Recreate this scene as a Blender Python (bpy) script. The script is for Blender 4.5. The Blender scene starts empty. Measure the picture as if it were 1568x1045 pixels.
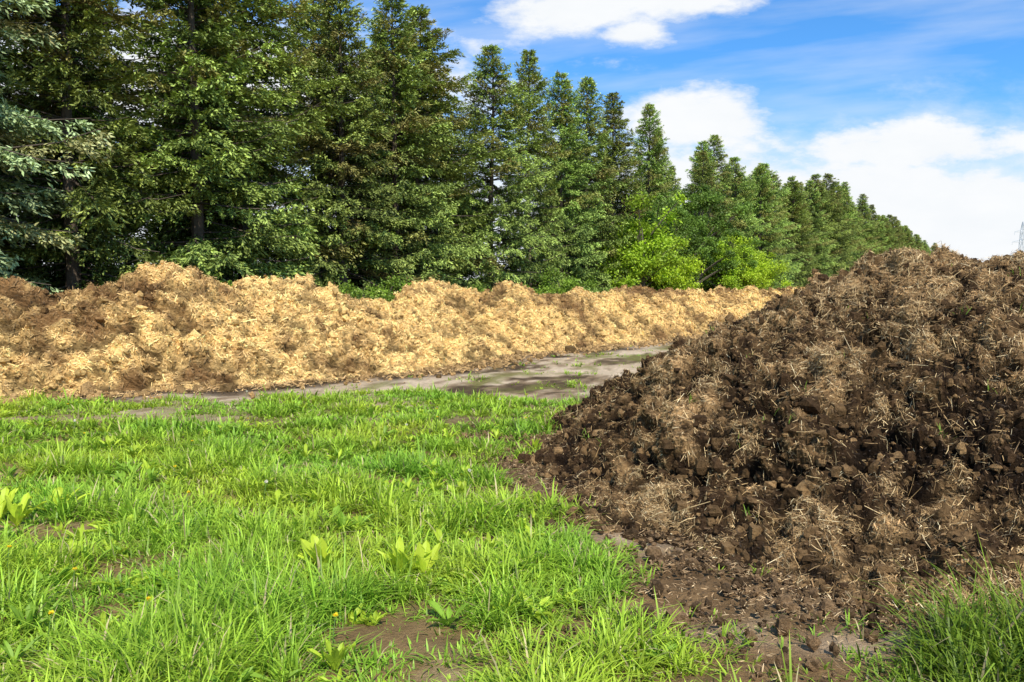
import bpy, numpy as np, math
from mathutils import Vector
rng=np.random.default_rng(7)
scene=bpy.context.scene
scene.view_settings.view_transform='Standard'
scene.view_settings.look='None'
scene.view_settings.exposure=0
# ---------- noise ----------
_perm=rng.permutation(256); _perm=np.concatenate([_perm,_perm,_perm])
_g=rng.normal(size=(256,3)); _g/=np.linalg.norm(_g,axis=1)[:,None]
def pn(x,y,z=0.0):
    x=np.asarray(x,float);y=np.asarray(y,float);z=np.asarray(z,float)+0*x
    xi=np.floor(x).astype(int);yi=np.floor(y).astype(int);zi=np.floor(z).astype(int)
    fx=x-xi;fy=y-yi;fz=z-zi
    f=lambda t:t*t*t*(t*(t*6-15)+10)
    u,v,w=f(fx),f(fy),f(fz)
    r=0
    for a in(0,1):
        for b in(0,1):
            for c in(0,1):
                h=_perm[(_perm[(_perm[(xi+a)&255]+yi+b)&255]+zi+c)&255]
                g=_g[h]
                dv=g[...,0]*(fx-a)+g[...,1]*(fy-b)+g[...,2]*(fz-c)
                r=r+dv*(u if a else 1-u)*(v if b else 1-v)*(w if c else 1-w)
    return r*1.5
def fbm(x,y,z=0.0,o=4):
    s=0;a=1.
    for i in range(o):
        s=s+a*pn(x,y,z);x=x*2.03+7.1;y=y*2.03+3.3;z=z*2.03+1.7;a*=.5
    return s
def billow(x,y,z=0.0,o=4,g=.5):
    s=0;a=1.
    for i in range(o):
        s=s+a*(np.abs(pn(x,y,z))-.25);x=x*2.1+7.1;y=y*2.1+3.3;z=z*2.1+1.7;a*=g
    return s
def ss(a,b,x):
    t=np.clip((x-a)/(b-a),0,1);return t*t*(3-2*t)
# ---------- mesh helper ----------
def mk(name,V,Q,col=None,mats=(),mi=None,smooth=False,link=True):
    V=np.asarray(V,np.float32).reshape(-1,3);Q=np.asarray(Q,np.int32).reshape(-1,4)
    me=bpy.data.meshes.new(name)
    me.vertices.add(len(V));me.vertices.foreach_set('co',V.ravel())
    me.loops.add(Q.size);me.loops.foreach_set('vertex_index',Q.ravel())
    me.polygons.add(len(Q))
    me.polygons.foreach_set('loop_start',np.arange(0,Q.size,4,dtype=np.int32))
    me.polygons.foreach_set('loop_total',np.full(len(Q),4,np.int32))
    for m in mats: me.materials.append(m)
    if mi is not None: me.polygons.foreach_set('material_index',np.asarray(mi,np.int32))
    me.polygons.foreach_set('use_smooth',np.full(len(Q),smooth,bool))
    me.update(calc_edges=True)
    if col is not None:
        a=me.color_attributes.new('Col','FLOAT_COLOR','POINT')
        c=np.ones((len(V),4),np.float32);c[:,:3]=np.clip(col,0,1);a.data.foreach_set('color',c.ravel())
    if not link: return me
    ob=bpy.data.objects.new(name,me);scene.collection.objects.link(ob);return ob
class Acc:
    def __init__(s): s.V=[];s.Q=[];s.C=[];s.M=[];s.n=0
    def add(s,V,Q,C,m=0):
        V=np.asarray(V).reshape(-1,3);Q=np.asarray(Q).reshape(-1,4)
        C=np.asarray(C,float)
        if C.ndim==1: C=np.tile(C,(len(V),1))
        s.V.append(V);s.Q.append(Q+s.n);s.C.append(C);s.M.append(np.full(len(Q),m));s.n+=len(V)
    def build(s,name,mats,**k):
        return mk(name,np.concatenate(s.V),np.concatenate(s.Q),np.concatenate(s.C),mats,np.concatenate(s.M),**k)
def norm(a): return a/np.maximum(np.linalg.norm(a,axis=-1,keepdims=True),1e-9)
def kites(P,Dr,L,W,rg,upb=0.):
    """leaf shaped quads"""
    n=len(P);S=norm(np.cross(Dr,rg.normal(size=(n,3))+np.array([0,-.35*upb,upb])))
    L=np.asarray(L)[:,None];W=np.asarray(W)[:,None]
    V=np.stack([P,P+Dr*L*.45+S*W*.5,P+Dr*L,P+Dr*L*.45-S*W*.5],1)
    return V.reshape(-1,3),np.arange(4*n).reshape(-1,4)
def tube(pts,rad,k=6):
    pts=np.asarray(pts,float);rad=np.asarray(rad,float);n=len(pts)
    T=norm(np.gradient(pts,axis=0));up=np.array([0.3,.2,.9]) if abs(T[0][2])<.8 else np.array([1.,.1,0])
    A=norm(np.cross(T,up));B=np.cross(T,A)
    a=np.arange(k)/k*2*math.pi
    V=pts[:,None]+rad[:,None,None]*(np.cos(a)[None,:,None]*A[:,None]+np.sin(a)[None,:,None]*B[:,None])
    i=np.arange(n-1)[:,None]*k;j=np.arange(k)[None];j2=(j+1)%k
    Q=np.stack([i+j,i+j2,i+k+j2,i+k+j],-1).reshape(-1,4)
    return V.reshape(-1,3),Q
def gridq(ny,nx):
    i=np.arange(ny-1)[:,None]*nx;j=np.arange(nx-1)[None]
    return np.stack([i+j,i+j+1,i+nx+j+1,i+nx+j],-1).reshape(-1,4)
# ---------- materials ----------
def matcol(name,rough=.8,var=0.0,noise=0.0,nscale=20.,bump=0.0,bscale=60.,bdist=.02,transl=0.0,spec=.3):
    m=bpy.data.materials.new(name);m.use_nodes=True;nt=m.node_tree;N=nt.nodes;L=nt.links
    b=N['Principled BSDF'];b.inputs['Roughness'].default_value=rough;b.inputs['Specular IOR Level'].default_value=spec
    a=N.new('ShaderNodeAttribute');a.attribute_name='Col';c=a.outputs['Color']
    tc=N.new('ShaderNodeTexCoord')
    if var>0:
        oi=N.new('ShaderNodeObjectInfo');mr=N.new('ShaderNodeMapRange');mr.inputs[3].default_value=1-var;mr.inputs[4].default_value=1+var
        L.new(oi.outputs['Random'],mr.inputs[0])
        mr2=N.new('ShaderNodeMapRange');mr2.inputs[3].default_value=.485;mr2.inputs[4].default_value=.515
        L.new(oi.outputs['Random'],mr2.inputs[0])
        h=N.new('ShaderNodeHueSaturation');L.new(c,h.inputs['Color']);L.new(mr.outputs[0],h.inputs['Value']);L.new(mr2.outputs[0],h.inputs['Hue']);c=h.outputs[0]
    if noise>0:
        n=N.new('ShaderNodeTexNoise');n.inputs['Scale'].default_value=nscale;n.inputs['Detail'].default_value=8;n.inputs['Roughness'].default_value=.7
        L.new(tc.outputs['Object'],n.inputs['Vector'])
        mr=N.new('ShaderNodeMapRange');mr.inputs[1].default_value=.3;mr.inputs[2].default_value=.7;mr.inputs[3].default_value=1-noise;mr.inputs[4].default_value=1+noise;L.new(n.outputs[0],mr.inputs[0])
        h=N.new('ShaderNodeHueSaturation');L.new(c,h.inputs['Color']);L.new(mr.outputs[0],h.inputs['Value']);c=h.outputs[0]
    L.new(c,b.inputs['Base Color'])
    if bump>0:
        n=N.new('ShaderNodeTexNoise');n.inputs['Scale'].default_value=bscale;n.inputs['Detail'].default_value=6;n.inputs['Roughness'].default_value=.7
        L.new(tc.outputs['Object'],n.inputs['Vector'])
        bp=N.new('ShaderNodeBump');bp.inputs['Strength'].default_value=bump;bp.inputs['Distance'].default_value=bdist
        L.new(n.outputs[0],bp.inputs['Height']);L.new(bp.outputs[0],b.inputs['Normal'])
    if transl>0:
        t=N.new('ShaderNodeBsdfTranslucent');L.new(c,t.inputs[0]);mx=N.new('ShaderNodeMixShader');mx.inputs[0].default_value=transl
        L.new(b.outputs[0],mx.inputs[1]);L.new(t.outputs[0],mx.inputs[2]);L.new(mx.outputs[0],N['Material Output'].inputs[0])
    return m
M_need=matcol('spruce_needles',.6,var=.22,spec=.3)
M_bark=matcol('bark',.9,noise=.4,nscale=15)
M_leaf=matcol('leaves',.5,transl=.3)
M_grass=matcol('grass_blades',.45,transl=.35,spec=.3)
M_soil=matcol('soil',.95,noise=.3,nscale=9,bump=.9,bscale=45,bdist=.04,spec=.1)
M_straw=matcol('straw',.7,spec=.25)
M_comp=matcol('compost',.95,noise=.6,nscale=32,bump=1.,bscale=70,bdist=.03,spec=.1)
M_wood=matcol('woodchip_manure',.95,noise=.45,nscale=16,bump=1.,bscale=28,bdist=.05,spec=.1)
M_metal=matcol('galvanised_steel',.5)
# ---------- frame ----------
phi=math.radians(34);sd,cd=math.sin(phi),math.cos(phi)
def row(t,D): return np.stack([np.asarray(t)*sd-np.asarray(D)*cd,np.asarray(t)*cd+np.asarray(D)*sd],-1)
def torow(x,y): return x*sd+y*cd, -x*cd+y*sd
TT=[-12,0,5.7,8.1,12.7,15.2,17,20,26,60,200];TD=[14.8,14.2,13.3,12.0,10.7,10.9,11.6,11.1,10.8,10.8,10.8]
HT=[-12,4,6.5,8.8,10.5,12,14.5,17,20,23,28,40,60,200];HH=[1.6,1.62,1.68,1.98,1.85,1.8,1.45,1.8,1.76,1.6,1.68,1.7,1.7,1.7]
# ---------- grass mask ----------
GP=np.array([(-30,2),(-30,12),(-12,12.3),(-7.8,12.2),(-4.4,12.1),(-3.2,12.9),(-2.1,13.6),(-.9,13.0),(.6,12.1),(1.9,12.7),(1.7,11.3),(.7,9.6),(.2,8.2),(.15,7.0),(.3,5.9),(.5,4.8),(.58,4.0),(.6,3.4),(.5,2.0),(0,-8),(-30,-8)])
def polysd(x,y,P):
    d=np.full(x.shape,1e9);ins=np.zeros(x.shape,bool)
    for i in range(len(P)):
        a=P[i];b=P[(i+1)%len(P)];e=b-a
        w=np.clip(((x-a[0])*e[0]+(y-a[1])*e[1])/(e@e),0,1)
        d=np.minimum(d,np.hypot(x-a[0]-w*e[0],y-a[1]-w*e[1]))
        c=((a[1]>y)!=(b[1]>y))&(x<(b[0]-a[0])*(y-a[1])/(b[1]-a[1]+1e-12)+a[0]);ins^=c
    return np.where(ins,d,-d)
GP2=np.array([(1.55,3.2),(1.68,3.6),(2.2,3.8),(2.9,3.75),(6,3.1),(6,-4),(1.4,-4)])
def gmask(x,y):
    n=fbm(x*.9,y*.9,3.,4)
    m=ss(-.2,.4,polysd(x,y,GP)+n*.6)
    th=fbm(x*.75+9,y*1.5+4,8.,5)
    m=m*(1-.7*ss(.12,.55,th))
    th2=fbm(x*2.3+9,y*3.+4,18.,3)
    m=m*(1-.5*ss(.12,.55,th2))
    m*=1-.8*np.exp(-(((x+.55)/.9)**2+((y-7.85-.15*x)/.2)**2))
    m*=1-.8*np.exp(-(((x+5.0)/1.6)**2+((y-10.4)/.25)**2))
    m*=1-.6*np.exp(-(((x+2.1)/.4)**2+((y-4.15)/.22)**2))
    m*=1-.3*np.exp(-(((x+.2)/1.0)**2+((y-3.4)/.2)**2))
    m2=ss(-.1,.2,polysd(x,y,GP2)+n*.15)
    return np.maximum(m,m2)
# ---------- ground ----------
def sinhax(n,a,L): 
    u=np.linspace(-1,1,n);k=a;return L*np.sinh(k*u)/np.sinh(k)
gx=sinhax(620,7.3,1500)+0.0;gy=sinhax(620,7.0,1500)+6
X,Y=np.meshgrid(gx,gy);x=X.ravel();y=Y.ravel()
r=np.hypot(x,y)
near=np.exp(-(r/60)**2)
n3=fbm(x*2.5,y*2.5,2.,4)
z=(fbm(x*.5,y*.5,0.,3)*.05+fbm(x*3,y*3,1.,4)*.02)*near
gm=gmask(x,y)
t_,D_=torow(x,y)
soil=np.array([.30,.18,.08]);pad=np.array([.68,.52,.35]);wet=np.array([.06,.038,.022]);gr=np.array([.14,.2,.04]);alg=np.array([.20,.20,.045])
n1=fbm(x*.8,y*.8,5.,4);n2=fbm(x*.25,y*.5,9.,4)
C=np.tile(soil,(len(x),1))*(1+.4*n3)[:,None]
def mix(C,c,f): f=np.clip(f,0,1)[:,None];return C*(1-f)+np.asarray(c)*f
C=mix(C,[.52,.37,.21],ss(.1,.45,n1)*.6)
padm=ss(3,4.5,D_+n1)*(1-ss(13,16,D_))*ss(9.5,11.5,y)*(t_>0)
C=mix(C,pad,padm*(.8+.4*n1))
wt_=t_+2.*n1;wd_=D_+.5*n1
st=pn(wt_*.3,wd_*.9,4.)+.6*pn(wt_*.8,wd_*2.2,6.)+.4*pn(t_*2,D_*4,16.)
C=mix(C,[.27,.18,.10],padm*ss(-.1,.25,st)*.9)
C=mix(C,[.085,.055,.03],padm*ss(.25,.55,st)*.9)
C=mix(C,alg,padm*ss(.1,.45,fbm(wt_*.35+5,wd_*.9,14.,4))*.65)
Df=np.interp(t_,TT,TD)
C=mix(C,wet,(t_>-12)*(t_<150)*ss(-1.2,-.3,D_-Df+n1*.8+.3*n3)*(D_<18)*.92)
dp=np.hypot(x-4.5,y-8.4)
C=mix(C,[.13,.078,.04],(1-ss(4.4,6.0,dp+n1*.7))*.75)
for (a,b,c,d) in[(.85,5.35,.35,.28),(1.75,3.75,.4,.16),(.55,6.5,.2,.35),(1.0,3.9,.3,.15)]:
    C=mix(C,[.56,.40,.25],np.exp(-(((x-a)/c)**2+((y-b)/d)**2)**1.5)*(.75+.6*n3))
C=mix(C,[.22,.18,.06],gm*.6)
far=np.maximum(ss(17.5,19.5,D_),ss(28,40,np.where(D_<4,r,0)))
C=mix(C,gr*(1+.3*n2[:,None]),far)
ground=mk('ground',np.stack([x,y,z],-1),gridq(620,620),C,[M_soil],smooth=True)
def gnorm(V):
    a=np.gradient(V,axis=1);b=np.gradient(V,axis=0);return norm(np.cross(a,b))
def straws(P,N,L,W,rg,lift=.35,bendk=.04):
    n=len(P);R=rg.normal(size=(n,3));T=norm(R-(R*N).sum(1)[:,None]*N)
    T=norm(T+N*rg.normal(0,lift,(n,1))+N*.1)
    S=norm(np.cross(T,N+rg.normal(size=(n,3))*.4))
    L=L[:,None];W=W[:,None];bend=rg.normal(size=(n,3))*bendk
    c=P+N*(.004+np.abs(rg.normal(0,.006,(n,1))))
    A=c-T*L/2;B=c+bend*L;E=c+T*L/2
    V=np.stack([A-S*W/3,A+S*W/3,B-S*W/2,B+S*W/2,E-S*W/4,E+S*W/4],1).reshape(-1,3)
    i=np.arange(n)[:,None]*6
    Q=np.stack([np.concatenate([i,i+1,i+3,i+2],1),np.concatenate([i+2,i+3,i+5,i+4],1)],1).reshape(-1,4)
    return V,Q
def lumpbase():
    k=3;g=np.linspace(-1,1,k);Vs=[];Qs=[];n=0
    for ax in range(3):
        for s in(-1,1):
            A,B=np.meshgrid(g,g);P=np.zeros((k*k,3));P[:,ax]=s;P[:,(ax+1)%3]=A.ravel()*(1 if s>0 else -1);P[:,(ax+2)%3]=B.ravel()
            Vs.append(norm(P));Qs.append(gridq(k,k)+n);n+=k*k
    return np.concatenate(Vs),np.concatenate(Qs)
LB,LQ=lumpbase()
def lumps(P,size,rg):
    n=len(P);o=rg.uniform(0,100,(n,1,3));b=LB[None]
    q=b*1.3+o;f=1+.7*pn(q[...,0],q[...,1],q[...,2])[...,None]
    V=P[:,None]+b*f*size[:,None,None]*rg.uniform(.55,1.25,(n,1,3))
    Q=(LQ[None]+np.arange(n)[:,None,None]*len(LB)).reshape(-1,4)
    return V.reshape(-1,3),Q
# ---------- compost piles ----------
def pile(name,cx,cy,prof,mul,res,ext,dark,light,bias,nstraw,nl,seed,swid):
    rg=np.random.default_rng(seed)
    dark=np.array(dark);light=np.array(light)
    xs=np.arange(cx-ext,cx+ext,res);ys=np.arange(cy-ext,cy+ext,res)
    X,Y=np.meshgrid(xs,ys);dx=X-cx;dy=Y-cy
    th=np.arctan2(dy,dx);r=np.hypot(dx,dy)
    a,v=zip(*mul);R=np.interp(np.degrees(th),a,v)
    R=R*(1+.07*pn(np.cos(th)*2+seed,np.sin(th)*2,2.))
    rr=r/R+.28*fbm(X*.6,Y*.6,seed,3)*ss(0,1.5,r)
    pr,ph=zip(*prof);H=np.interp(rr,pr,ph)
    k=np.ones(9)/9
    for _ in range(3):
        H=np.apply_along_axis(lambda m:np.convolve(np.pad(m,4,'edge'),k,'valid'),0,H);H=np.apply_along_axis(lambda m:np.convolve(np.pad(m,4,'edge'),k,'valid'),1,H)
    V=np.stack([X,Y,H],-1);N=gnorm(V)
    w=ss(-.05,.3,H)[...,None]
    big=fbm(X*.9,Y*.9,H*.9+seed,3)*.11
    wx=X+.12*pn(X*2,Y*2,H*2+70);wy=Y+.12*pn(X*2,Y*2,H*2+80)
    b1=billow(wx*1.9,wy*1.9,H*1.9+seed,3,.75)
    b2=billow(wx*6,wy*6,H*6+9,3,.6)
    sm=fbm(X*14,Y*14,H*14+3,3)
    V=V+N*((big+b1*.21)[...,None]*w+(b2*.09+sm*.02)[...,None]*(.25+.75*w))
    V[...,0]+=pn(X*5,Y*5,H*5+40)*.05*w[...,0];V[...,2]+=-.03*(1-w[...,0])+pn(X*5,Y*5,H*5+140)*.03*w[...,0]
    N=gnorm(V)
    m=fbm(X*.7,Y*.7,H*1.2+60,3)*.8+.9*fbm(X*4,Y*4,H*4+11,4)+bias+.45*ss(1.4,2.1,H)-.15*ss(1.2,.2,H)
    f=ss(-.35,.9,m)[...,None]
    crease_shade=(ss(-.32,.12,b1)*ss(-.38,.05,b2))[...,None]
    C=(dark*(1-f)+light*f)*(.22+.78*crease_shade)  # creases between clods darkened in the colour, as painted shade
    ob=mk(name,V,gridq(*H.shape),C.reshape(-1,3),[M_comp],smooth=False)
    flat=V.reshape(-1,3);Nf=N.reshape(-1,3);ff=f.reshape(-1);Cf=C.reshape(-1,3);hf=crease_shade.reshape(-1)
    vis=(flat[:,2]>-.0)
    cl=ss(-.1,.6,fbm(X*3,Y*3,H*3+90,3)).ravel()
    wt=(vis*(.08+ff**1.5)*(.15+cl)*(.15+hf)*(1/np.maximum(Nf[:,2],.35)));wt/=wt.sum()
    A=Acc()
    idx=rg.choice(len(flat),nstraw,p=wt)
    P=flat[idx]+rg.normal(0,res*.5,(nstraw,3))*[1,1,.3]
    L=rg.lognormal(math.log(.036),.6,nstraw);W=swid*rg.uniform(.5,1.7,nstraw)
    SV,SQ=straws(P,Nf[idx],L,W,rg,lift=.2)
    pal=np.array([[.82,.58,.28],[.55,.35,.15],[.34,.21,.09],[.95,.74,.42],[.18,.11,.05]])
    pc=pal[rg.choice(5,nstraw,p=[.18,.29,.27,.06,.20])]*rg.uniform(.55,1.15,(nstraw,1))
    A.add(SV,SQ,np.repeat(pc,6,0),0)
    nc=int(nstraw*.9);wt=vis*(.3+ff)/np.maximum(Nf[:,2],.35);wt/=wt.sum();idx=rg.choice(len(flat),nc,p=wt)
    SV,SQ=straws(flat[idx]+rg.normal(0,res*.5,(nc,3))*[1,1,.3],Nf[idx],rg.lognormal(math.log(.016),.4,nc)*swid/.003,swid*1.9*rg.uniform(.6,1.5,nc),rg,lift=.6)
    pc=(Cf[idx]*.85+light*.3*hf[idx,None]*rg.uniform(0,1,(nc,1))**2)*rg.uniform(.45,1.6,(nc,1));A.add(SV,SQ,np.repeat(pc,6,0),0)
    wt=vis*1.;wt/=wt.sum();idx=rg.choice(len(flat),nl,p=wt)
    sz=np.minimum(rg.lognormal(math.log(.015),.6,nl),.065)
    LV,LQ2=lumps(flat[idx]+Nf[idx]*sz[:,None]*.1,sz,rg)
    lc=(dark+(light-dark)*rg.uniform(0,.6,(nl,1))**1.3)*rg.uniform(.7,1.3,(nl,1))
    A.add(LV,LQ2,np.repeat(lc,len(LB),0),1)
    o2=A.build('straw_and_clods',[M_straw,M_comp]);o2.parent=ob
    return ob,V,N
prof=[(0,2.05),(.7,1.95),(1.7,1.58),(2.5,1.15),(3.2,.72),(3.8,.34),(4.3,.08),(4.9,-.12),(20,-.3)]
mul=[(-180,.97),(-135,1.12),(-100,1.12),(-60,1.12),(-20,.75),(0,.55),(40,.7),(90,1.),(150,.95),(180,.97)]
p1,PV,PN=pile('compost_pile',4.50,8.35,prof,mul,.022,5.8,(.062,.034,.016),(.56,.335,.145),-.02,230000,17000,3,.0031)
prof2=[(0,2.1),(.6,2.0),(1.4,1.6),(2.6,.8),(3.4,.2),(4,-.2),(20,-.3)]
p2,_,_=pile('compost_pile',7.45,13.2,prof2,mul,.045,4.4,(.24,.14,.06),(.75,.48,.22),.5,30000,1500,5,.007)
# ---------- windrow ----------
def windrow():
    rg=np.random.default_rng(11)
    t=[-12.];
    while t[-1]<150: t.append(t[-1]+max(.045,(abs(t[-1]-8)-10)*.006+.045 if t[-1]>18 else .045))
    t=np.array(t);w=np.linspace(-1.06,1.06,150)
    T,Wd=np.meshgrid(t,w)
    df=np.interp(T,TT,TD)+.5*fbm(T*.4,0*T,3.,3)+.12*fbm(T*2,0*T,3.,3)
    half=2.7
    ridge=(df+half)
    D=ridge+Wd*half
    H=np.interp(T,HT,HH)+.2*fbm(T*.5,0*T,8.,3)
    h=H*(1-np.abs(Wd)**1.4)*1.0
    h=np.where(np.abs(Wd)>1,-.15,h)
    end=ss(150,147,T);h=h*end-.1*(1-end)
    xy=row(T,D);V=np.concatenate([xy,h[...,None]],-1);N=gnorm(V)
    if N[75,10,2]<0:N=-N
    x,y,z=V[...,0],V[...,1],V[...,2]
    wt=ss(-.05,.35,h)[...,None]
    big=fbm(x*.55,y*.55,z*.55,3)*.22
    wx=x+.2*pn(x*1.3,y*1.3,z*1.3+70);wy=y+.2*pn(x*1.3,y*1.3,z*1.3+80)
    b1=billow(wx*1.15,wy*1.15,z*1.15+5,3,.75)
    b2=billow(wx*3.6,wy*3.6,z*3.6+5,3,.6);fm=fbm(x*5,y*5,z*5+50,4)
    V=V+N*(big+b1*.29+b2*.12+fm*.05)[...,None]*wt
    V[...,2]+=-.02
    N=gnorm(V)
    if N[75,10,2]<0:N=-N
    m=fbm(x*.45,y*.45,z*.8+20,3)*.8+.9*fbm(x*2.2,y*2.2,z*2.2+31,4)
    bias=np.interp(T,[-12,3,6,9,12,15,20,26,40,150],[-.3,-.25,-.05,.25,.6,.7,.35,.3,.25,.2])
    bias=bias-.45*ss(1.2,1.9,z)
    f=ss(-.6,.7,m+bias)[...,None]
    crease_shade=(ss(-.38,.0,b1)*ss(-.42,-.08,b2))[...,None]
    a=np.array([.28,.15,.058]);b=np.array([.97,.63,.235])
    C=(a*(1-f)+b*f)*(.30+.70*crease_shade)  # shade in the crevices is painted into the windrow colour
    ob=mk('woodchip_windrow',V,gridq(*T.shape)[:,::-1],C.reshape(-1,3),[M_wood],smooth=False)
    flat=V.reshape(-1,3);Nf=N.reshape(-1,3);ff=f.reshape(-1);hf=crease_shade.reshape(-1)
    ntot=270000
    vis=(flat[:,2]>0)*((Wd.ravel()<.25))*(T.ravel()<75)
    dens=np.gradient(t)[None]*np.ones_like(T);wt=vis*dens.ravel()*(.4+ff)*(.3+hf)/np.maximum(1,(T.ravel()/20)**1.0);wt/=wt.sum()
    idx=rg.choice(len(flat),ntot,p=wt)
    sc=np.maximum(1,T.ravel()[idx]/22)
    P=flat[idx]+rg.normal(0,.015,(ntot,3))
    L=rg.lognormal(math.log(.055),.5,ntot)*sc;W=.013*rg.uniform(.5,1.6,ntot)*sc
    SV,SQ=straws(P,Nf[idx],L,W,rg,lift=.4)
    base=C.reshape(-1,3)[idx]
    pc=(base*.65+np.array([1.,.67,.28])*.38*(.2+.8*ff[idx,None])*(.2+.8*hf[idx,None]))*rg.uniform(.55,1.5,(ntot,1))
    A=Acc();A.add(SV,SQ,np.repeat(pc,6,0),0)
    nl=12000;idx=rg.choice(len(flat),nl,p=wt);sz=np.minimum(rg.lognormal(math.log(.03),.5,nl),.09)*np.maximum(1,T.ravel()[idx]/25)
    LV,LQ2=lumps(flat[idx],sz,rg)
    lc=C.reshape(-1,3)[idx]*rg.uniform(.5,1.15,(nl,1));A.add(LV,LQ2,np.repeat(lc,len(LB),0),1)
    ns=22000;ts=rg.uniform(-5,45,ns);dd=np.interp(ts,TT,TD)-np.abs(rg.normal(0,.55,ns))+.2;q=row(ts,dd)
    P=np.concatenate([q,np.full((ns,1),.03)],1)
    SV,SQ=straws(P,np.tile([0,0,1.],(ns,1)),rg.lognormal(math.log(.06),.5,ns),.014*rg.uniform(.5,1.6,ns),rg,lift=.3)
    pc=np.array([.7,.44,.19])*rg.uniform(.3,1.3,(ns,1));A.add(SV,SQ,np.repeat(pc,6,0),0)
    k=rg.choice(ns,3500);sz=rg.lognormal(math.log(.03),.5,3500);LV,LQ2=lumps(P[k],sz,rg);lc=np.array([.36,.22,.09])*rg.uniform(.4,1.8,(3500,1));A.add(LV,LQ2,np.repeat(lc,len(LB),0),1)
    o=A.build('straw_and_clods',[M_straw,M_wood]);o.parent=ob
windrow()
def debris():
    rg=np.random.default_rng(21);n=42000
    x=rg.uniform(-.6,5.5,n*3);y=rg.uniform(2.6,10,n*3);d=np.hypot(x-4.4,y-8.4)
    pr=(1-ss(4.4,6.9,d))*(1-gmask(x,y)*.85)*(.35+.9*ss(-.2,.4,fbm(x*1.6,y*1.6,44.,3)));k=rg.uniform(size=n*3)<pr;x=x[k];y=y[k];n=len(x)
    P=np.stack([x,y,np.zeros(n)+.02],-1)+0
    N=np.tile([0,0,1.],(n,1))
    A=Acc();V,Q=straws(P,N,rg.lognormal(math.log(.024),.5,n),.0034*rg.uniform(.6,1.6,n),rg,lift=.2)
    pal=np.array([[.75,.53,.28],[.5,.32,.16],[.3,.18,.08],[.15,.09,.05]]);pc=pal[rg.choice(4,n,p=[.15,.3,.3,.25])]*rg.uniform(.7,1.2,(n,1))
    A.add(V,Q,np.repeat(pc,6,0),0)
    j=rg.choice(n,min(n,11000));sz=np.minimum(rg.lognormal(math.log(.011),.65,len(j)),.05);V,Q=lumps(P[j],sz,rg)
    lc=np.array([.18,.11,.055])*rg.uniform(.4,1.8,(len(j),1));A.add(V,Q,np.repeat(lc,len(LB),0),1)
    A.build('scattered_compost_debris',[M_straw,M_comp])
debris()
# ---------- grass ----------
def blades(P,hgt,wid,az,lean,curl,col,tip):
    n=len(P);H=np.stack([np.cos(az),np.sin(az),0*az],-1);S=np.stack([-np.sin(az),np.cos(az),0*az],-1)
    out=[];cs=[]
    for k,s in enumerate((0,.35,.7,1.)):
        hor=(np.sin(lean)*s+curl*s*s)*hgt;ver=(np.cos(lean)*s-curl*.6*s*s*s)*hgt
        c=P+H*hor[:,None];c[:,2]+=np.maximum(ver,.01*s)
        w=wid*(.75,1.,.7,.08)[k]
        out+= [c-S*w[:,None]/2,c+S*w[:,None]/2]
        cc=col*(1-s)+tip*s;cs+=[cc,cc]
    V=np.stack(out,1).reshape(-1,3);Cc=np.stack(cs,1).reshape(-1,3)
    i=np.arange(n)[:,None]*8
    Q=np.stack([np.concatenate([i+a,i+a+1,i+a+3,i+a+2],1) for a in(0,2,4)],1).reshape(-1,4)
    return V,Q,Cc
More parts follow.
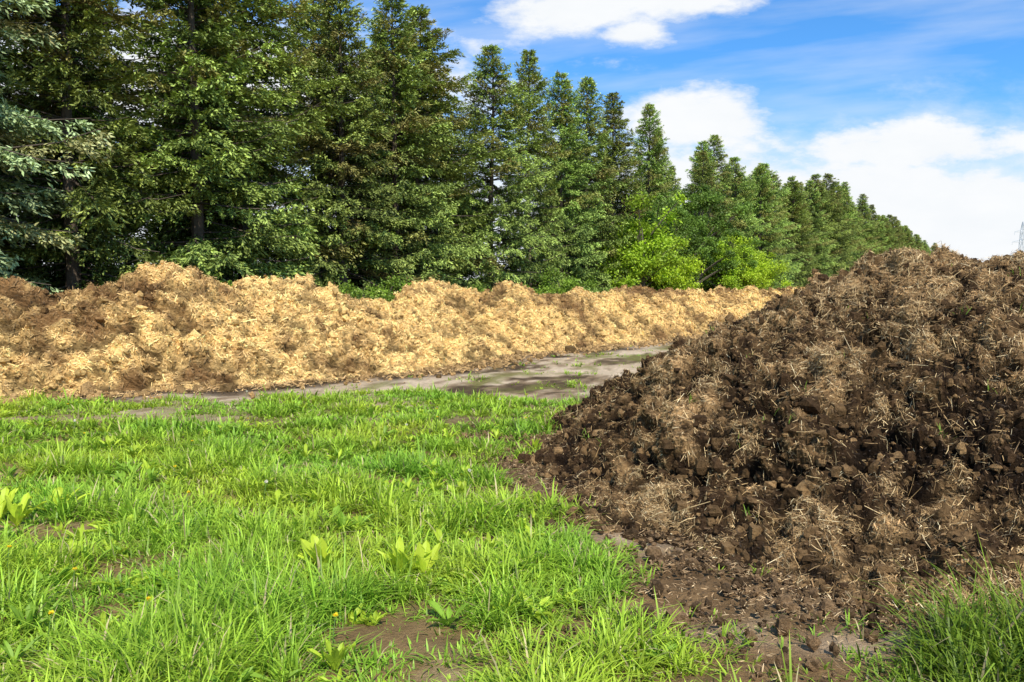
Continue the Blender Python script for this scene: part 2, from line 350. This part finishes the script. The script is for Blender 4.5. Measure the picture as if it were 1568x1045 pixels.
def grass():
    rg=np.random.default_rng(5);A=Acc()
    def field(nt,xr,yr,per,hs,wmul,keep=None,hmin=.45,dark=1.):
        x=rg.uniform(*xr,nt);y=rg.uniform(*yr,nt);m=gmask(x,y)
        if keep is not None: m=keep(x,y)
        k=(rg.uniform(size=nt)<m);x=x[k];y=y[k];m=m[k]
        hh=hs*(hmin+.8*ss(-.4,.5,fbm(x*1.1,y*1.1,30.,4)))*(.45+.55*m)*rg.lognormal(0,.28,len(x))
        x=np.repeat(x,per);y=np.repeat(y,per);hh=np.repeat(hh,per);n=len(x)
        tc=np.repeat(rg.normal(size=n//per),per)
        ta=np.repeat(rg.uniform(0,6.28,n//per),per)
        az=ta+rg.normal(0,1.3,n);rr=np.abs(rg.normal(0,.03,n))*wmul
        P=np.stack([x+np.cos(az)*rr,y+np.sin(az)*rr,np.zeros(n)-.01],-1)
        h=hh*rg.uniform(.45,1.15,n);w=rg.uniform(.006,.0125,n)*wmul
        lean=np.abs(rg.normal(.42,.3,n));curl=np.abs(rg.normal(.35,.3,n))
        yl=fbm(P[:,0]*.6,P[:,1]*.6,50.,3)[:,None]
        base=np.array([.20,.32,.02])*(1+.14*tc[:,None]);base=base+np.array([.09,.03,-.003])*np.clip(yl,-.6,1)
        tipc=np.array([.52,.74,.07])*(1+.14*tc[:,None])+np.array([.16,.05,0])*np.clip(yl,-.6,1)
        dry=rg.uniform(size=(n,1))<.05
        tipc=np.where(dry,[.75,.62,.32],tipc);base=np.where(dry,[.5,.38,.18],base)
        v=rg.uniform(.6,1.2,(n,1))*dark
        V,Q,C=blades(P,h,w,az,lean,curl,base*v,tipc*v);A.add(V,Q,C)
    field(8500,(-4.5,1),(2.7,5.2),10,.19,1.0)
    field(12500,(-7,1.2),(5.2,8.5),8,.17,1.3)
    field(13500,(-11,2.2),(8.5,14.5),7,.15,1.9)
    field(2500,(-22,-9),(4,12),8,.2,2.2)
    field(1500,(-9,-4.5),(2,5.2),9,.2,1.3)
    field(1900,(1.2,4.5),(2.4,4.1),9,.31,1.0,keep=lambda x,y:ss(-.1,.25,polysd(x,y,GP2)+.2*fbm(x*2,y*2,1.,2)),dark=.55)
    field(800,(.3,2.2),(9.0,12.6),9,.38,1.5,keep=lambda x,y:ss(-.2,.3,polysd(x,y,GP)-.0)*.5*(x>.2+.3*(y-9)),dark=.7)
    field(420,(.3,2.4),(2.9,5.2),7,.14,.9,keep=lambda x,y:.15+.5*(y<4.0)*(x<1.9))
    field(2200,(-4.5,8),(12.6,24),7,.12,2.2,keep=lambda x,y:ss(-.1,.5,fbm(x*.5,y*.8,77.,4))*.7*(torow(x,y)[1]<10.6))
    flat=PV.reshape(-1,3);j=rg.choice(np.where(flat[:,2]>.15)[0],100)
    P=np.repeat(flat[j],9,0);n=len(P);P=P+rg.normal(0,.025,(n,3))
    V,Q,C=blades(P,rg.uniform(.03,.10,n),rg.uniform(.004,.008,n),rg.uniform(0,6.28,n),np.abs(rg.normal(.4,.3,n)),np.abs(rg.normal(.2,.2,n)),np.tile([.16,.28,.03],(n,1)),np.tile([.34,.5,.05],(n,1)))
    A.add(V,Q,C)
    A.build('grass',[M_grass])
grass()
# ---------- broadleaf weeds ----------
def weeds():
    rg=np.random.default_rng(9);A=Acc()
    def ros(x,y,n,L,up,c):
        for i in range(n):
            az=rg.uniform(0,6.28);l=L*rg.uniform(.6,1.15);e=rg.normal(up,.2);s=np.linspace(0,1,7)
            hx=l*s*math.cos(e);hz=l*(s*math.sin(e)-.25*s**2.5)+.0
            w=l*.2*np.array([.12,.3,.7,1.,.95,.6,.05])*rg.uniform(.8,1.1)*(1+.25*rg.normal(size=7)*[0,1,1,1,1,1,0])
            H=np.array([math.cos(az),math.sin(az),0]);S=np.array([-math.sin(az),math.cos(az),0])
            c0=np.array([x,y,.01])+H*hx[:,None]+np.array([0,0,1])*hz[:,None]
            V=np.stack([c0-S*w[:,None]/2+[0,0,.012],c0,c0+S*w[:,None]/2+[0,0,.012]],1).reshape(-1,3)
            A.add(V,gridq(7,3),np.array(c)*rg.uniform(.8,1.2))
    for (x,y) in[(-.60,4.55),(-.68,4.62),(-.5,4.5),(-1.1,4.6),(-1.17,4.7),(-3.55,5.55),(-3.7,5.7),(-3.45,5.9),(-3.8,5.5)]:
        ros(x+rg.normal(0,.04),y+rg.normal(0,.04),12,.29,1.1,(.55,.66,.05))
    for i in range(1500):
        x=rg.uniform(-9,.8);y=rg.uniform(3,13)
        if rg.uniform()<gmask(np.array([x]),np.array([y]))[0]*(.35+.65*(y<8.5)):
            ros(x,y,int(rg.integers(6,12)),rg.uniform(.09,.2),rg.uniform(.5,1.15),(.46,.58,.045) if rg.uniform()<.5 else (.26,.42,.04))
    A.build('broadleaf_weeds',[M_leaf])
    B=Acc()
    for i in range(40):
        x=rg.uniform(-7,.5);y=rg.uniform(3.3,12)
        if gmask(np.array([x]),np.array([y]))[0]<.4: continue
        h=rg.uniform(.13,.24);V,Q=tube([(x,y,0),(x+.01,y,h*.5),(x+.02,y+.01,h)],[.002]*3,4);B.add(V,Q,(.15,.25,.06))
        if i%6==0: c=(.75,.70,.58);s=.018
        else: c=(.85,.62,.02);s=.014
        n=60;P=np.tile([x+.02,y+.01,h],(n,1));V,Q=kites(P,norm(rg.normal(size=(n,3))*[1,1,.8 if i%6==0 else .3]),np.full(n,s),np.full(n,.006),rg);B.add(V,Q,c)
    B.build('dandelion_flowers',[M_straw])
weeds()
# ---------- spruces ----------
def spruce(name,seed,H=13.,R=2.7,col=(.075,.12,.022),tipc=(.46,.56,.12),droop=.25,clear=.25):
    rg=np.random.default_rng(seed);A=Acc();PP=[];DD=[];LL=[];CC=[]
    zt=np.linspace(0,H*.985,14);lean=rg.normal(0,.05,2)
    V,Q=tube(np.stack([lean[0]*np.sin(zt*.3),lean[1]*np.sin(zt*.4),zt],-1),.17*(1-zt/H)+.012,8);A.add(V,Q,(.12,.09,.065),1)
    z=clear
    while z<H*.985:
        f=z/H
        Rz=R*min((1-f)**.66,(1-f)*2.0)*(1-.2*max(0,(.12-f)/.12))+.06
        nb=rg.integers(6,9) if f<.85 else 5
        a0=rg.uniform(0,6.28);wl=rg.uniform(.74,1.22)
        for b in range(nb):
            az=a0+b*6.283/nb+rg.normal(0,.22);L=Rz*wl*rg.uniform(.6,1.2)
            if rg.uniform()<.08: continue
            zz=z+rg.normal(0,.08)*(1-.6*f)
            e=np.interp(f,[0,.35,.7,1],[-.10,.02,.3,.95])+rg.normal(0,.11)
            dr=droop*(1-f)+rg.normal(0,.05);upk=.26*(1-f)
            Hd=np.array([math.cos(az),math.sin(az),0]);Sd=np.array([-math.sin(az),math.cos(az),0])
            cur=lambda s:(np.array([0,0,zz])+Hd*(L*s*math.cos(e))[:,None]+np.array([0,0,1])*(L*(math.sin(e)*s-dr*s**1.6+upk*s**4))[:,None]+Sd*(L*.06*np.sin(s*3+b))[:,None])
            sp=np.linspace(0,1,5);V,Q=tube(cur(sp),.008+.011*L*(1-sp)*.8,3);A.add(V,Q,(.08,.06,.045),1)
            nbl=int(L*7)+5
            s=np.sort(rg.uniform(.14,1,nbl)**.9);base=cur(s)
            side=np.where(np.arange(nbl)%2==0,1,-1)*rg.uniform(.35,1.2,nbl)
            bd=norm(Hd*1.0+Sd*side[:,None]+np.array([0,0,1])*(math.sin(e)*.6-.08+.1*rg.normal(size=(nbl,1))))
            bl=np.minimum(.75,(.18+.40*L*(1-s)**.8*(.5+s)))*rg.uniform(.7,1.2,nbl)
            bl[-1]=.2
            nt=np.maximum(5,(bl/.021).astype(int))
            ii=np.repeat(np.arange(nbl),nt);n=len(ii)
            u=rg.uniform(0,1,n)
            p=base[ii]+bd[ii]*(bl[ii]*u)[:,None];p[:,2]-=(bl[ii]*.45*u**1.7)*(1-.6*f)
            hg=np.abs(rg.normal(0,.085,n))*(1-f);p[:,2]-=hg
            p+=rg.normal(0,.018,(n,3))
            dd=norm(bd[ii]+rg.normal(0,.45,(n,3))+np.array([0,0,-1])*(.3*(1-f)+hg*4)[:,None])
            PP.append(p);DD.append(dd);LL.append(rg.uniform(.08,.16,n))
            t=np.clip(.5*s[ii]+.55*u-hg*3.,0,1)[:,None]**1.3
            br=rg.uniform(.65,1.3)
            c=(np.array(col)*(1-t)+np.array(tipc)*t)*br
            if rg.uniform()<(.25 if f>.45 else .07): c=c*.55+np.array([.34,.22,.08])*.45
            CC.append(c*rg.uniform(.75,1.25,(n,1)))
        z+=rg.uniform(.27,.48)*(1-.55*f)*H/13
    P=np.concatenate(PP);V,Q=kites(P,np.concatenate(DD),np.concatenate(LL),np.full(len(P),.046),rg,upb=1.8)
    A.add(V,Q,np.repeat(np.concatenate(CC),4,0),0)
    return A.build(name,[M_need,M_bark],link=False)
SP=[spruce('spruce',s,13.,R,droop=dr) for s,R,dr in((1,3.2,.25),(2,2.8,.3),(3,3.5,.22),(4,3.0,.34),(6,2.7,.2))]
BL=spruce('blue_spruce',8,13.,3.0,(.12,.17,.06),(.52,.60,.28),.45)
def put(me,name,p,s,rz,sx=1.):
    o=bpy.data.objects.new(name,me);o.location=(p[0],p[1],0);o.scale=(s*sx,s*sx,s);o.rotation_euler=(0,0,rz);scene.collection.objects.link(o);return o
rg=np.random.default_rng(33)
ht=[0,8,14,20,22.9,27.9,35.1,40.9,46.3,52,60,70,87.5,107,137,160,185,215];hv=[15,15.5,14.6,14.2,13.8,13.0,14.4,12.8,13.7,12.6,13.1,13.3,14.2,14.5,13.9,12.5,11.8,11.6]
t=-6.
while t<192:
    D=21+rg.normal(0,.5);h=np.interp(t,ht,hv)*rg.uniform(.88,1.05)
    p=row(t,D)
    if abs(t-7.8)<1.6: put(BL,'blue_spruce_tree',row(t,D-1.6),h*1.0/13,rg.uniform(0,6.28),1.0)
    else: put(SP[rg.integers(5)],'spruce_tree',p,h/13,rg.uniform(0,6.28),rg.uniform(.88,1.15))
    t+=rg.uniform(2.,3.9)
t=-4.
while t<190:
    h=np.interp(t,ht,hv)*rg.uniform(.82,1.0)
    if rg.uniform()<.9: put(SP[rg.integers(5)],'spruce_tree',row(t,25+rg.normal(0,.5)),h/13,rg.uniform(0,6.28),rg.uniform(.95,1.15))
    t+=rg.uniform(3.2,5.2)
# ---------- deciduous ----------
def broad(name,seed,H,R,n,col,leaf=.09,low=.1,irr=.5):
    rg=np.random.default_rng(seed);A=Acc()
    zt=np.linspace(0,H*.75,6);V,Q=tube(np.stack([.1*np.sin(zt),.1*np.cos(zt)-.1,zt],-1),.02*H*(1-zt/H),7);A.add(V,Q,(.15,.12,.09),1)
    nc=int(34+H*R*4);P=[];C=[];K=[]
    for i in range(nc):
        u=norm(rg.normal(size=3));k=rg.uniform(.3,1.)**.6
        k*=1+irr*1.6*pn(np.array([u[0]*1.6+seed*3]),u[1]*1.6,u[2]*1.6)[0]+rg.normal(0,.1*irr)
        zc=max(.15,H*(low+(1-low)*.5)+u[2]*k*H*(1-low)*.48)
        c=np.array([u[0]*k*R*.85,u[1]*k*R*.85,zc]);cr=rg.uniform(.12,.36)*min(R,1.6)
        st=np.array([0,0,min(zc*.6,H*.6)]);s=np.linspace(0,1,4)[:,None]
        V,Q=tube(st*(1-s)+c*s+np.array([0,0,.1])*np.sin(s*3.14),np.linspace(.008*H,.01,4),4);A.add(V,Q,(.15,.12,.09),1)
        m=int(n/nc*(cr/(.24*min(R,1.6)))**1.5);q=norm(rg.normal(size=(m,3)))*(rg.uniform(0,1,(m,1))**.45)*cr*[1.1,1.1,.7]*(1+.5*rg.normal(size=(m,1))*.6)
        P.append(c+q);C.append(np.array(col)*rg.uniform(.6,1.3)*(rg.uniform(.7,1.3,(m,1))))
    P=np.concatenate(P);m=len(P);P[:,2]=np.maximum(P[:,2],.05);V,Q=kites(P,norm(rg.normal(size=(m,3))),rg.uniform(.7,1.3,m)*leaf,rg.uniform(.5,.8,m)*leaf,rg)
    A.add(V,Q,np.repeat(np.concatenate(C),4,0),0)
    return A.build(name,[M_leaf,M_bark],link=False)
bright=(.46,.60,.035);dk=(.16,.26,.035);mid=(.24,.36,.04)
S1=broad('shrub_bright',1,3.6,1.5,15000,bright,.1,irr=.9);S3=broad('shrub_bright2',12,4.2,1.4,15000,(.38,.54,.035),.1,irr=1.);S2=broad('shrub_mid',2,2.2,1.3,11000,mid,.09,irr=.9);T1=broad('tree_dark',3,8.5,2.6,34000,dk,.13,irr=.7);T2=broad('tree_yellowgreen',4,9.5,2.6,30000,mid,.13,.2,irr=.7)
def px(x,D):
    r=(x-784)/1220;return row(D*(cd+sd*r)/(sd-cd*r),D)
for x,D,m,s,nm in[(1018,17.6,S1,1.25,'leafy_shrub'),(980,18.2,S3,1.6,'leafy_shrub'),(1045,18.6,S2,1.3,'leafy_shrub'),(1132,17.7,S1,1.45,'leafy_shrub'),(1105,18.2,S3,1.35,'leafy_shrub'),(1152,18,S1,1.2,'leafy_shrub'),(862,17.4,S2,1.1,'leafy_shrub'),(590,17.6,S2,.9,'leafy_shrub'),(520,18,S2,.8,'leafy_shrub'),(300,18.2,S2,.9,'leafy_shrub'),(430,18,S2,.8,'leafy_shrub'),(720,18,S2,.8,'leafy_shrub'),(790,18,S2,.8,'leafy_shrub'),
    (1062,18.8,T1,1.05,'broadleaf_tree'),(1000,19.2,T1,.9,'broadleaf_tree'),(1095,19,T1,.8,'broadleaf_tree'),(330,27,T2,1.,'broadleaf_tree'),(120,26,T2,.95,'broadleaf_tree'),(700,29,T2,.9,'broadleaf_tree')]:
    put(m,nm,px(x,D),s,rg.uniform(0,6.28))
def treeline():
    rg=np.random.default_rng(4);A=Acc();P=[];C=[]
    for i in range(420):
        az=rg.uniform(-.9,1.05);R=rg.uniform(330,420);
        if az<.5: R+=60
        h=rg.uniform(5,9);w=rg.uniform(4,7);m=130
        c=np.array([R*math.sin(az),R*math.cos(az),0]);q=rg.normal(size=(m,3));q=norm(q)*rg.uniform(.3,1,(m,1))**.5*[w,w,h*.5]
        q[:,2]+=h*.5;P.append(c+q);C.append(np.tile(np.array([.09,.14,.06])*rg.uniform(.7,1.2),(m,1)))
    P=np.concatenate(P);n=len(P);V,Q=kites(P,norm(rg.normal(size=(n,3))),rg.uniform(1.4,2.6,n),rg.uniform(1,1.8,n),rg)
    A.add(V,Q,np.repeat(np.concatenate(C),4,0));A.build('distant_treeline',[M_leaf])
treeline()
def pylon():
    A=Acc();x0,y0=256,402;H=36
    def bar(a,b,r=.12): V,Q=tube([np.array(a)+[x0,y0,0],np.array(b)+[x0,y0,0]],[r,r],4);A.add(V,Q,(.55,.57,.6))
    lv=[(0,3.2),(7,2.4),(14,1.7),(20,1.1),(26,.9),(31,.7),(36,.15)]
    for (z1,w1),(z2,w2) in zip(lv[:-1],lv[1:]):
        c1=[(w1,w1,z1),(-w1,w1,z1),(-w1,-w1,z1),(w1,-w1,z1)];c2=[(w2,w2,z2),(-w2,w2,z2),(-w2,-w2,z2),(w2,-w2,z2)]
        for i in range(4):
            bar(c1[i],c2[i]);bar(c1[i],c2[(i+1)%4],.07);bar(c1[(i+1)%4],c2[i],.07);bar(c2[i],c2[(i+1)%4],.07)
    for z,w in((20,6),(26,5),(31,4)):
        for s in(-1,1):
            bar((0,0,z+1.4),(s*w,0,z),.1);bar((0,0,z),(s*w,0,z),.1);bar((s*w,0,z),(s*w,0,z-1.5),.08)
    A.build('power_pylon',[M_metal])
pylon()
# ---------- sun / sky ----------
el=math.radians(50);az=math.radians(165)
sv=Vector((math.sin(az)*math.cos(el),math.cos(az)*math.cos(el),math.sin(el)))
ld=bpy.data.lights.new('sun','SUN');ld.energy=5.0;ld.angle=math.radians(.5);ld.color=(1,.94,.82)
lo=bpy.data.objects.new('sun',ld);lo.rotation_euler=sv.to_track_quat('Z','Y').to_euler();scene.collection.objects.link(lo)
w=bpy.data.worlds.new('World');scene.world=w;w.use_nodes=True;nt=w.node_tree;N=nt.nodes;L=nt.links
bg=N['Background'];bg.inputs[1].default_value=.1
sk=N.new('ShaderNodeTexSky');sk.sky_type='NISHITA';sk.sun_disc=False;sk.sun_elevation=el;sk.sun_rotation=az
def M(op,a,b=None,c=None):
    n=N.new('ShaderNodeMath');n.operation=op
    for i,v in enumerate((a,b,c)):
        if v is None: continue
        if isinstance(v,(int,float)): n.inputs[i].default_value=v
        else: L.new(v,n.inputs[i])
    return n.outputs[0]
tc=N.new('ShaderNodeTexCoord');sx=N.new('ShaderNodeSeparateXYZ');L.new(tc.outputs['Generated'],sx.inputs[0])
yy=M('MAXIMUM',M('ABSOLUTE',sx.outputs[1]),.08);u=M('DIVIDE',sx.outputs[0],yy);v=M('DIVIDE',sx.outputs[2],yy)
cb=N.new('ShaderNodeCombineXYZ');L.new(M('MULTIPLY',u,1.),cb.inputs[0]);L.new(M('MULTIPLY',v,2.2),cb.inputs[1])
nz=N.new('ShaderNodeTexNoise');nz.inputs['Scale'].default_value=7;nz.inputs['Detail'].default_value=9;nz.inputs['Roughness'].default_value=.62;L.new(cb.outputs[0],nz.inputs['Vector'])
def blob(u0,v0,a,b):
    p=M('POWER',M('ABSOLUTE',M('DIVIDE',M('SUBTRACT',u,u0),a)),2.);q=M('POWER',M('ABSOLUTE',M('DIVIDE',M('SUBTRACT',v,v0),b)),2.)
    return M('SUBTRACT',1.,M('SQRT',M('ADD',p,q)))
bs=[blob(.07,.345,.13,.042),blob(.20,.36,.10,.035),blob(.15,.315,.06,.02),blob(.24,.21,.14,.045),blob(.5,.09,.6,.12),blob(.5,.175,.22,.04),blob(-.45,.25,.5,.1),blob(.3,.10,.25,.12),blob(-1.6,.6,.5,.2),blob(1.5,.55,.5,.2)]
m=bs[0]
for b in bs[1:]: m=M('MAXIMUM',m,b)
m=M('ADD',M('MAXIMUM',m,-.6),M('MULTIPLY',M('SUBTRACT',nz.outputs[0],.5),2.4))
mr=N.new('ShaderNodeMapRange');mr.interpolation_type='SMOOTHSTEP';mr.inputs[1].default_value=-.15;mr.inputs[2].default_value=.55;L.new(m,mr.inputs[0])
cb2=N.new('ShaderNodeCombineXYZ');L.new(M('ADD',u,M('MULTIPLY',v,.8)),cb2.inputs[0]);L.new(M('MULTIPLY',M('SUBTRACT',v,M('MULTIPLY',u,.12)),7.),cb2.inputs[1])
nz2=N.new('ShaderNodeTexNoise');nz2.inputs['Scale'].default_value=2.6;nz2.inputs['Detail'].default_value=7;nz2.inputs['Roughness'].default_value=.5;L.new(cb2.outputs[0],nz2.inputs['Vector'])
mr3=N.new('ShaderNodeMapRange');mr3.inputs[1].default_value=.45;mr3.inputs[2].default_value=.8;mr3.inputs[4].default_value=.5;L.new(nz2.outputs[0],mr3.inputs[0])
hz=N.new('ShaderNodeMapRange');hz.interpolation_type='SMOOTHSTEP';hz.inputs[1].default_value=.28;hz.inputs[2].default_value=.11;hz.inputs[4].default_value=.95
L.new(M('ADD',v,M('MULTIPLY',M('SUBTRACT',nz.outputs[0],.5),-.22)),hz.inputs[0])
cm=M('MINIMUM',M('MAXIMUM',M('MAXIMUM',mr.outputs[0],mr3.outputs[0]),hz.outputs[0]),1.)
tint=N.new('ShaderNodeMix');tint.data_type='RGBA';tint.blend_type='MULTIPLY';tint.inputs[0].default_value=1;L.new(sk.outputs[0],tint.inputs[6]);tint.inputs[7].default_value=(.62,1.38,2.1,1)
cc=N.new('ShaderNodeMix');cc.data_type='RGBA';L.new(nz.outputs[0],cc.inputs[0]);cc.inputs[6].default_value=(8.5,9.0,9.5,1);cc.inputs[7].default_value=(10.4,10.4,10.4,1)
mx=N.new('ShaderNodeMix');mx.data_type='RGBA';L.new(cm,mx.inputs[0]);L.new(tint.outputs[2],mx.inputs[6]);L.new(cc.outputs[2],mx.inputs[7])
L.new(mx.outputs[2],bg.inputs[0])
# ---------- camera ----------
cam=bpy.data.cameras.new('camera');cam.lens=28;cam.sensor_width=36;cam.clip_end=5000;cam.clip_start=.05
co=bpy.data.objects.new('camera',cam);co.location=(0,0,1.7);co.rotation_euler=(math.radians(90-3.63),0,0);scene.collection.objects.link(co);scene.camera=co
